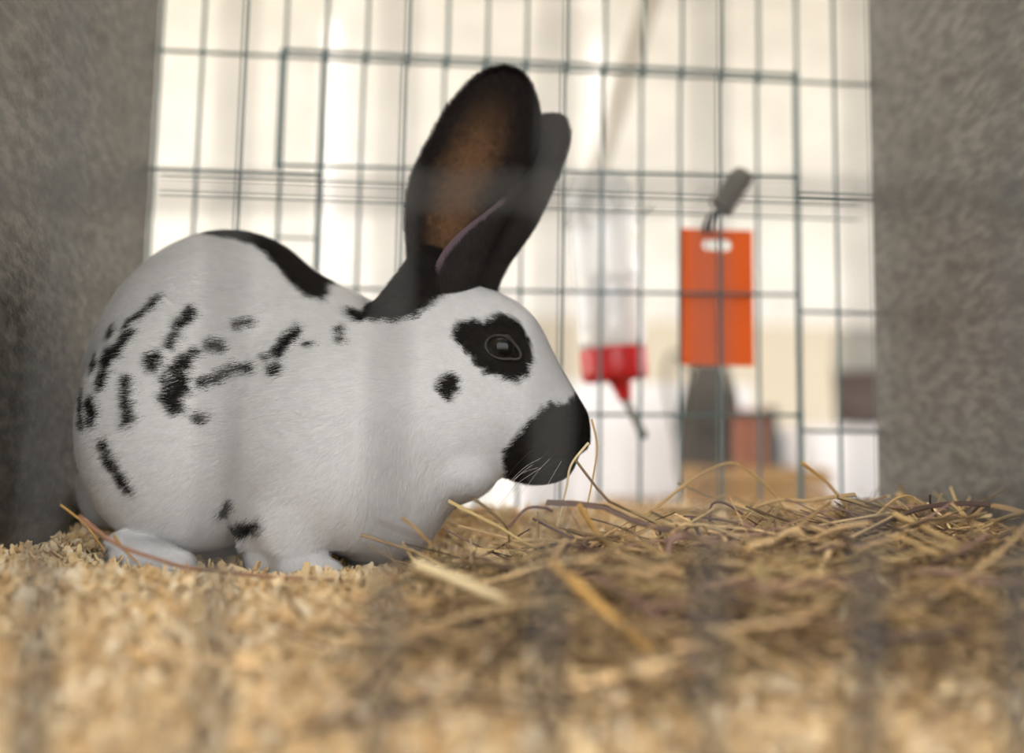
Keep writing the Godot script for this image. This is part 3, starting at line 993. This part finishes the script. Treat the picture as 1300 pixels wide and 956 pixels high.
func build_bedding() -> void:
	# the packed base of the shavings
	var st := SurfaceTool.new()
	st.begin(Mesh.PRIMITIVE_TRIANGLES)
	st.set_smooth_group(0)
	var nx := 110
	var nz := 120
	var fx := func(i: int) -> float: return lerpf(LEFT_X + 0.0005, RIGHT_X - 0.0005, float(i) / nx)
	var fz := func(j: int) -> float: return lerpf(-0.722, -0.10, float(j) / nz)
	var tones := [lin(234, 208, 166), lin(242, 220, 182), lin(205, 166, 116)]
	for i in nx:
		for j in nz:
			for c in [[0, 0], [1, 0], [0, 1], [1, 0], [1, 1], [0, 1]]:
				var x: float = fx.call(i + c[0])
				var z: float = fz.call(j + c[1])
				var k: Color = tones[0].lerp(tones[1], 0.5 + bumps.get_noise_2d(x * 6, z * 6))
				st.set_color(k)
				st.add_vertex(Vector3(x, bed(x, z) - 0.006, z))
	st.generate_normals()
	var base := put("wood_shavings", st.commit(), coloured(0.9))
	tag(base, "pale wood shavings spread over the whole cage floor under rabbit and hay", "shavings", "", "stuff")
	var rg := RandomNumberGenerator.new()
	rg.seed = 31
	var wood := coloured(0.85)
	wood.backlight = Color(0.6, 0.55, 0.46)
	var shades := [lin(243, 218, 174), lin(236, 206, 156), lin(247, 229, 196), lin(222, 186, 134), lin(239, 211, 164)]
	for kind in 6:
		var rows := PackedFloat32Array()
		for k in 6500:
			var x := rg.randf_range(LEFT_X + 0.004, RIGHT_X - 0.004)
			var z := rg.randf_range(-0.715, -0.12)
			if rg.randf() < hay(x, z) * 0.75: continue
			var l := rg.randf_range(0.004, 0.012) * (1.0 if rg.randf() < 0.85 else 1.7)
			var b := Basis(Vector3.UP, rg.randf() * TAU) * Basis(Vector3.RIGHT, rg.randf_range(-0.7, 0.7)) * Basis(Vector3.BACK, rg.randf_range(-0.9, 0.9) + (PI if rg.randf() < 0.4 else 0.0))
			b = b.scaled(Vector3.ONE * l)
			var p := Vector3(x, bed(x, z) - 0.003 + rg.randf() * 0.005, z)
			var q := rabbit_clear(p)
			if q: continue
			var c: Color = shades[rg.randi() % 5] * rg.randf_range(0.9, 1.06)
			rows.append_array([b.x.x, b.y.x, b.z.x, p.x, b.x.y, b.y.y, b.z.y, p.y, b.x.z, b.y.z, b.z.z, p.z, c.r, c.g, c.b, 1.0])
		scatter("shaving", chip_mesh(60 + kind), wood, rows, base)
	# the hay
	var heap := root("hay")
	tag(heap, "loose heap of brown hay lying on the shavings in front of the rabbit", "hay", "", "stuff")
	var straw := coloured(0.7)
	straw.backlight = Color(0.4, 0.36, 0.27)
	var tints := [lin(164, 136, 96), lin(190, 160, 118), lin(140, 114, 80), lin(108, 86, 66), lin(208, 180, 136), lin(150, 126, 90), lin(124, 98, 86), lin(172, 148, 102)]
	for kind in 8:
		var rows := PackedFloat32Array()
		var fine := kind >= 4
		for k in (1900 if fine else 900):
			var x := rg.randf_range(-0.07, RIGHT_X - 0.015)
			var z := rg.randf_range(-0.68, -0.17)
			if rg.randf() > hay(x, z) + 0.012: continue
			var l := rg.randf_range(0.02, 0.06) if fine else rg.randf_range(0.04, 0.12)
			var up := rg.randf()
			var tilt := rg.randf_range(-0.42, 0.42) * (1.0 if fine else 0.8) if up < 0.98 or not fine else rg.randf_range(-0.8, 0.8)
			var b := Basis(Vector3.UP, rg.randf() * TAU) * Basis(Vector3.RIGHT, tilt) * Basis(Vector3.BACK, rg.randf() * TAU)
			var p := Vector3(x, bed(x, z) - 0.004 + rg.randf() * 0.008 + maxf(0.0, bumps.get_noise_2d(x * 1.7 + 5.0, z * 1.7)) * 0.020 * smoothstep(0.0, 0.1, x), z)
			# stay inside the cage
			var half: Vector3 = b.z * l * 0.5
			if absf(half.y) > 0.012: p.y += absf(half.y) * 0.45
			if p.x + absf(half.x) > RIGHT_X - 0.004 or p.z - absf(half.z) < -0.71: continue
			if rabbit_clear(p) or rabbit_clear(p + half) or rabbit_clear(p - half): continue
			var r := rg.randf_range(0.00025, 0.00055) if fine else rg.randf_range(0.0005, 0.0013) * (1.7 if rg.randf() < 0.14 else 1.0)
			var bx := b.x * r
			var by := b.y * r
			var bz := b.z * l
			var c: Color = tints[rg.randi() % 8] * [0.5, 0.8, 1.05, 1.3, 1.6, 2.0][rg.randi() % 6]
			rows.append_array([bx.x, by.x, bz.x, p.x, bx.y, by.y, bz.y, p.y, bx.z, by.z, bz.z, p.z, c.r, c.g, c.b, 1.0])
		scatter("stalk", hay_mesh(80 + kind, l_over_r(fine)), straw, rows, heap)

func l_over_r(fine: bool) -> float:
	return 100.0 if fine else 75.0

func hay_mesh(seed_: int, ratio: float) -> ArrayMesh:
	# unit radius across, unit length along; the bend is given in radii
	var rg := RandomNumberGenerator.new()
	rg.seed = seed_
	var p: Array = []
	var bend := rg.randf_range(-0.11, 0.11) * ratio
	var rise := rg.randf_range(-0.06, 0.06) * ratio
	var kink := rg.randf_range(-0.05, 0.05) * ratio
	var st := SurfaceTool.new()
	st.begin(Mesh.PRIMITIVE_TRIANGLES)
	st.set_smooth_group(0)
	var sides := 5
	var rings: Array = []
	for i in 9:
		var t := i / 8.0
		var c := Vector3(bend * 4.0 * t * (1 - t) + (kink if i in [3, 4] else 0.0), rise * 4.0 * t * (1 - t), t - 0.5)
		var r := lerpf(1.0, 0.55, t) * (1.18 if i == 4 else 1.0)
		var ring: Array = []
		for k in sides: ring.append(c + Vector3(cos(TAU * k / sides), sin(TAU * k / sides) * 0.7, 0) * r)
		rings.append(ring)
	for i in 8:
		for k in sides:
			var k2 := (k + 1) % sides
			for v in [rings[i][k], rings[i + 1][k], rings[i][k2], rings[i][k2], rings[i + 1][k], rings[i + 1][k2]]: st.add_vertex(v)
	st.generate_normals()
	return st.commit()

func rabbit_clear(p: Vector3) -> bool:
	# true where the place lies inside the rabbit
	var q := (p - Vector3(-0.05577, 0.045, -0.54634)).rotated(Vector3.UP, deg_to_rad(4.663)) * 100.0
	if absf(q.x) > 15.5 or q.y > 12.0 or absf(q.z) > 11.0: return false
	return body_distance(q) < 0.05

func build_stalks() -> void:
	var tan := mat(Color8(190, 158, 106), 0.7)
	var pale := mat(Color8(226, 204, 160), 0.7)
	var brown := mat(Color8(122, 98, 70), 0.7)
	var plum := mat(Color8(110, 80, 76), 0.7)
	var red := mat(Color8(160, 118, 92), 0.7)
	var gold := mat(Color8(196, 152, 84), 0.7)
	for s in STALKS:
		var pts: Array = []
		for p in s[5]: pts.append(Vector3(p[0], p[1], p[2]))
		# lean the flat-on path a little in depth, as it lies
		for i in pts.size(): pts[i] = pts[i] + Vector3(0, 0, (float(i) / (pts.size() - 1) - 0.5) * s[3])
		var o := put("hay_stalk", tube(smooth_path(pts, 6), s[1], s[2], 8), {"tan": tan, "pale": pale, "brown": brown, "plum": plum, "red": red, "gold": gold}[s[0]])
		tag(o, s[4], "hay stalk")

# ---------------------------------------------------------------- things hung outside the back panel
func build_card() -> void:
	var card := root("cage_card", Vector3(0.216, 0.2288, -0.7345))
	tag(card, "plain orange card hanging on the outside of the wire behind the hay", "card")
	# the card with an oval slot near its top edge
	var w := 0.0282
	var h := 0.0524
	var outer := PackedVector2Array([Vector2(-w, -h), Vector2(w, -h), Vector2(w, h), Vector2(-w, h)])
	var slot := PackedVector2Array()
	for k in 24:
		var a := TAU * k / 24.0
		slot.append(Vector2(cos(a) * 0.0045 + signf(cos(a)) * 0.0065, sin(a) * 0.0042 + 0.040))
	var sheet := CSGPolygon3D.new()
	sheet.name = "sheet"
	sheet.polygon = outer
	sheet.depth = 0.0012
	var hole := CSGPolygon3D.new()
	hole.name = "slot"
	hole.polygon = slot
	hole.depth = 0.006
	hole.position.z = 0.003
	hole.operation = CSGShape3D.OPERATION_SUBTRACTION
	sheet.add_child(hole)
	sheet.material = mat(Color8(240, 98, 8), 0.7)
	card.add_child(sheet, true)
	# ribbed grey clip that holds it to the wire
	var clip := root("card_clip", Vector3(0.2085, 0.2845, -0.731))
	tag(clip, "small grey ribbed clip holding the orange card to the wire", "clip")
	var st := SurfaceTool.new()
	st.begin(Mesh.PRIMITIVE_TRIANGLES)
	var dir := Vector3(0.0165, 0.0225, 0)
	for k in 8:
		var c := Vector3(0.0105, 0.0155, 0) + dir * (k / 7.0)
		add_tube(st, [c - dir.normalized() * 0.0021, c + dir.normalized() * 0.0021], 0.0082 if k % 2 else 0.0094, 0.0082 if k % 2 else 0.0094, 16)
	st.generate_normals()
	put("grip", st.commit(), mat(Color8(112, 108, 100), 0.6), clip)
	put("stem", tube(smooth_path([Vector3(-0.001, -0.006, 0), Vector3(0.001, 0.003, 0.0), Vector3(0.006, 0.011, 0)], 5), 0.0042, 0.0022, 10), mat(Color8(70, 70, 72), 0.5), clip)

func build_bottle() -> void:
	var b := root("water_bottle", Vector3(0.1477, 0.1665, -0.785))
	tag(b, "clear drinking bottle with a red cap and steel spout hung outside the wire", "bottle")
	b.rotation = Vector3(0, 0, 0.10)
	var clear := mat(Color(0.95, 0.96, 0.97, 0.42), 0.06)
	clear.transparency = BaseMaterial3D.TRANSPARENCY_ALPHA
	var red := mat(Color8(206, 34, 38), 0.35)
	put("bottle_body", lathe([Vector2(0.0, 0.024), Vector2(0.0265, 0.024), Vector2(0.0285, 0.034), Vector2(0.0285, 0.07), Vector2(0.0272, 0.074), Vector2(0.0285, 0.078), Vector2(0.0285, 0.118), Vector2(0.0272, 0.122), Vector2(0.0285, 0.126), Vector2(0.0285, 0.155), Vector2(0.024, 0.166), Vector2(0.012, 0.171), Vector2(0.0, 0.172)]), clear, b)
	var water := mat(Color(0.96, 0.97, 0.98, 0.25), 0.05)
	water.transparency = BaseMaterial3D.TRANSPARENCY_ALPHA
	put("water", lathe([Vector2(0.0, 0.026), Vector2(0.0258, 0.026), Vector2(0.0272, 0.036), Vector2(0.0272, 0.085), Vector2(0.0, 0.085)]), water, b)
	put("cap", lathe([Vector2(0.0, 0.0), Vector2(0.0235, 0.0), Vector2(0.0262, 0.002), Vector2(0.0272, 0.006), Vector2(0.0272, 0.024), Vector2(0.0262, 0.027), Vector2(0.0, 0.027)], 40), red, b)
	put("spout_socket", lathe([Vector2(0.0, -0.016), Vector2(0.0052, -0.016), Vector2(0.0058, -0.012), Vector2(0.0085, -0.002), Vector2(0.0105, 0.001)], 24), red, b, Vector3(0.004, 0, 0)).rotation.z = 0.16
	var steel := mat(Color8(150, 146, 140), 0.3, 0.9)
	put("spout", tube([Vector3(0.0055, -0.012, 0), Vector3(0.010, -0.024, 0.0), Vector3(0.0165, -0.041, 0.001)], 0.0034, 0.0034, 14), steel, b)
	put("spout_tip", lathe([Vector2(0.0, -0.005), Vector2(0.0034, -0.0045), Vector2(0.0042, -0.002), Vector2(0.0040, 0.001), Vector2(0.003, 0.003), Vector2(0.0, 0.003)], 16), mat(Color8(92, 88, 84), 0.35, 0.8), b, Vector3(0.0172, -0.043, 0.001))
	var loop: Array = []
	for k in 25:
		var a := PI * k / 24.0
		loop.append(Vector3(-cos(a) * 0.0315, 0.13, -sin(a) * 0.0315))
	loop.push_front(Vector3(-0.0315, 0.13, 0.049))
	loop.append(Vector3(0.0315, 0.13, 0.049))
	put("holder", tube(loop, 0.0009, 0.0009, 8), mat(Color8(140, 144, 150), 0.4, 0.6), b)

# ---------------------------------------------------------------- far, blurred things in the tent
func build_background() -> void:
	var pole := put("tent_pole", tube([Vector3(0.90, 2.2, -3.5), Vector3(0.69, 1.48, -3.5), Vector3(0.52, 0.9, -3.5)], 0.022, 0.022, 16), mat(Color8(128, 118, 104), 0.6))
	tag(pole, "slanting grey-brown pole crossing the bright tent wall, high behind the drinking bottle", "pole")
	var band := put("trim_1", bevel_box(Vector3(9, 0.62, 0.02), 0.004), mat(Color8(214, 203, 186), 0.9), self, Vector3(0.6, 0.46, -4.9))
	tag(band, "", "", "", "structure")
	draped_table(Vector3(0.38, -0.8, -2.08), Vector2(0.44, 0.5), 1.04, "table under a white cloth, blurred behind the drinking bottle's spout")
	draped_table(Vector3(0.86, -0.8, -2.0), Vector2(0.34, 0.5), 0.965, "table under a white cloth, blurred in the gap beside the right wall")
	# bare table with a crate and dark luggage
	var wood := mat(Color8(150, 116, 74), 0.75)
	var t := root("bare_table", Vector3(0.47, -0.8, -1.55))
	tag(t, "bare brown table under the dark things, just showing behind the hay below the orange card", "table")
	put("tabletop", bevel_box(Vector3(0.36, 0.03, 0.42), 0.004), wood, t, Vector3(0, 0.815, 0))
	for sx in [-1, 1]:
		for sz in [-1, 1]:
			put("leg", tube([Vector3(sx * 0.16, 0, sz * 0.18), Vector3(sx * 0.16, 0.4, sz * 0.18), Vector3(sx * 0.16, 0.8, sz * 0.18)], 0.018, 0.018, 12), wood, t)
	var crate := root("wooden_crate", Vector3(0.478, 0.031, -1.44))
	tag(crate, "low brown wooden crate, blurred under the dark bag behind the cage", "crate")
	for sz in [-1, 1]:
		for k in 2: put("slat", bevel_box(Vector3(0.19, 0.026, 0.008), 0.002), wood, crate, Vector3(0, 0.016 + k * 0.031, sz * 0.05))
	for sx in [-1, 1]:
		for k in 2: put("slat", bevel_box(Vector3(0.008, 0.026, 0.1), 0.002), wood, crate, Vector3(sx * 0.09, 0.016 + k * 0.031, 0))
	put("base", bevel_box(Vector3(0.172, 0.006, 0.09), 0.002), wood, crate, Vector3(0, 0.004, 0))
	var bag := root("rucksack", Vector3(0.480, 0.031, -1.68))
	tag(bag, "dark grey-brown bag with a strap, blurred behind and below the orange card", "bag")
	var cloth := mat(Color8(74, 68, 60), 0.85)
	var prof: Array = []
	for k in 15:
		var f := k / 14.0
		prof.append(Vector2(0.052 * pow(sin(PI * clampf(0.10 + f * 0.86, 0, 1)), 0.42) * (1.0 - 0.25 * f), f * 0.235))
	var body := put("pouch", lathe(prof, 28), cloth, bag)
	body.scale = Vector3(1.25, 1.0, 0.66)
	put("flap", bevel_box(Vector3(0.07, 0.075, 0.012), 0.005), mat(Color8(60, 54, 46), 0.85), bag, Vector3(0, 0.15, 0.036))
	put("strap", tube(smooth_path([Vector3(-0.02, 0.215, 0), Vector3(-0.06, 0.25, 0.0), Vector3(-0.075, 0.20, 0.0), Vector3(-0.045, 0.05, 0.0)], 8), 0.012, 0.010, 10, 0.4), cloth, bag)
	var book := root("red_brown_box", Vector3(0.512, 0.031, -1.57))
	tag(book, "narrow reddish-brown box standing between dark bag and dark jug", "box")
	put("carton", bevel_box(Vector3(0.046, 0.135, 0.06), 0.003), mat(Color8(128, 78, 58), 0.7), book, Vector3(0, 0.0675, 0))
	put("lid", bevel_box(Vector3(0.049, 0.02, 0.063), 0.003), mat(Color8(110, 64, 48), 0.7), book, Vector3(0, 0.14, 0))
	var jug := root("jug", Vector3(0.553, 0.031, -1.58))
	tag(jug, "slim dark green-black jug, rightmost of the dark things behind the hay", "jug")
	put("vessel", lathe([Vector2(0, 0), Vector2(0.016, 0), Vector2(0.0185, 0.006), Vector2(0.0185, 0.105), Vector2(0.011, 0.125), Vector2(0.0095, 0.14), Vector2(0, 0.14)], 24), mat(Color8(38, 44, 40), 0.4), jug)
	put("stopper", lathe([Vector2(0, 0.14), Vector2(0.011, 0.14), Vector2(0.011, 0.155), Vector2(0, 0.156)], 20), mat(Color8(30, 32, 30), 0.5), jug)
	# a pail on the right-hand table
	var pail := root("pail", Vector3(0.885, 0.165, -1.98))
	tag(pail, "dark brown pail with grey upper half standing on the cloth beside the right wall", "pail")
	put("bucket", lathe([Vector2(0, 0), Vector2(0.05, 0), Vector2(0.056, 0.115), Vector2(0.052, 0.115), Vector2(0.046, 0.006), Vector2(0, 0.006)], 28), mat(Color8(72, 54, 46), 0.6), pail)
	put("cover", lathe([Vector2(0.056, 0.116), Vector2(0.058, 0.12), Vector2(0.052, 0.20), Vector2(0.0, 0.212)], 28), mat(Color8(150, 146, 138), 0.6), pail)

func draped_table(at: Vector3, size: Vector2, top: float, label: String) -> void:
	var t := root("draped_table", at)
	tag(t, label, "table")
	put("tabletop", bevel_box(Vector3(size.x - 0.02, 0.03, size.y - 0.02), 0.006), mat(Color8(200, 180, 150), 0.7), t, Vector3(0, top - 0.017, 0))
	var st := SurfaceTool.new()
	st.begin(Mesh.PRIMITIVE_TRIANGLES)
	add_drape(st, size.x, size.y, top, 0.6)
	st.generate_normals()
	put("tablecloth", st.commit(), mat(Color8(232, 228, 230), 0.9), t)
	for sx in [-1, 1]:
		for sz in [-1, 1]:
			put("leg", tube([Vector3(sx * (size.x / 2 - 0.03), 0, sz * 0.2), Vector3(sx * (size.x / 2 - 0.03), 0.5, sz * 0.2), Vector3(sx * (size.x / 2 - 0.03), top - 0.03, sz * 0.2)], 0.018, 0.018, 12), mat(Color8(120, 110, 100), 0.6), t)

func add_drape(st: SurfaceTool, w: float, d: float, top: float, drop: float) -> void:
	st.set_smooth_group(0)
	var n := 96
	var ring := func(k: int, f: float) -> Vector3:
		var a := TAU * k / n
		var c := Vector2(cos(a), sin(a))
		var s := 1.0 / maxf(absf(c.x), absf(c.y))
		var q := Vector2(c.x * s * w / 2, c.y * s * d / 2)
		q += c * (0.004 + f * (0.012 + 0.010 * sin(k * 1.3)))
		return Vector3(q.x, top - f * drop, q.y)
	for k in n:
		for v in [Vector3(0, top, 0), ring.call(k, 0.0), ring.call(k + 1, 0.0)]: st.add_vertex(v)
		for f in 6:
			var a: Vector3 = ring.call(k, f / 6.0)
			var b: Vector3 = ring.call(k + 1, f / 6.0)
			var c: Vector3 = ring.call(k, (f + 1) / 6.0)
			var e: Vector3 = ring.call(k + 1, (f + 1) / 6.0)
			for v in [a, c, b, b, c, e]: st.add_vertex(v)
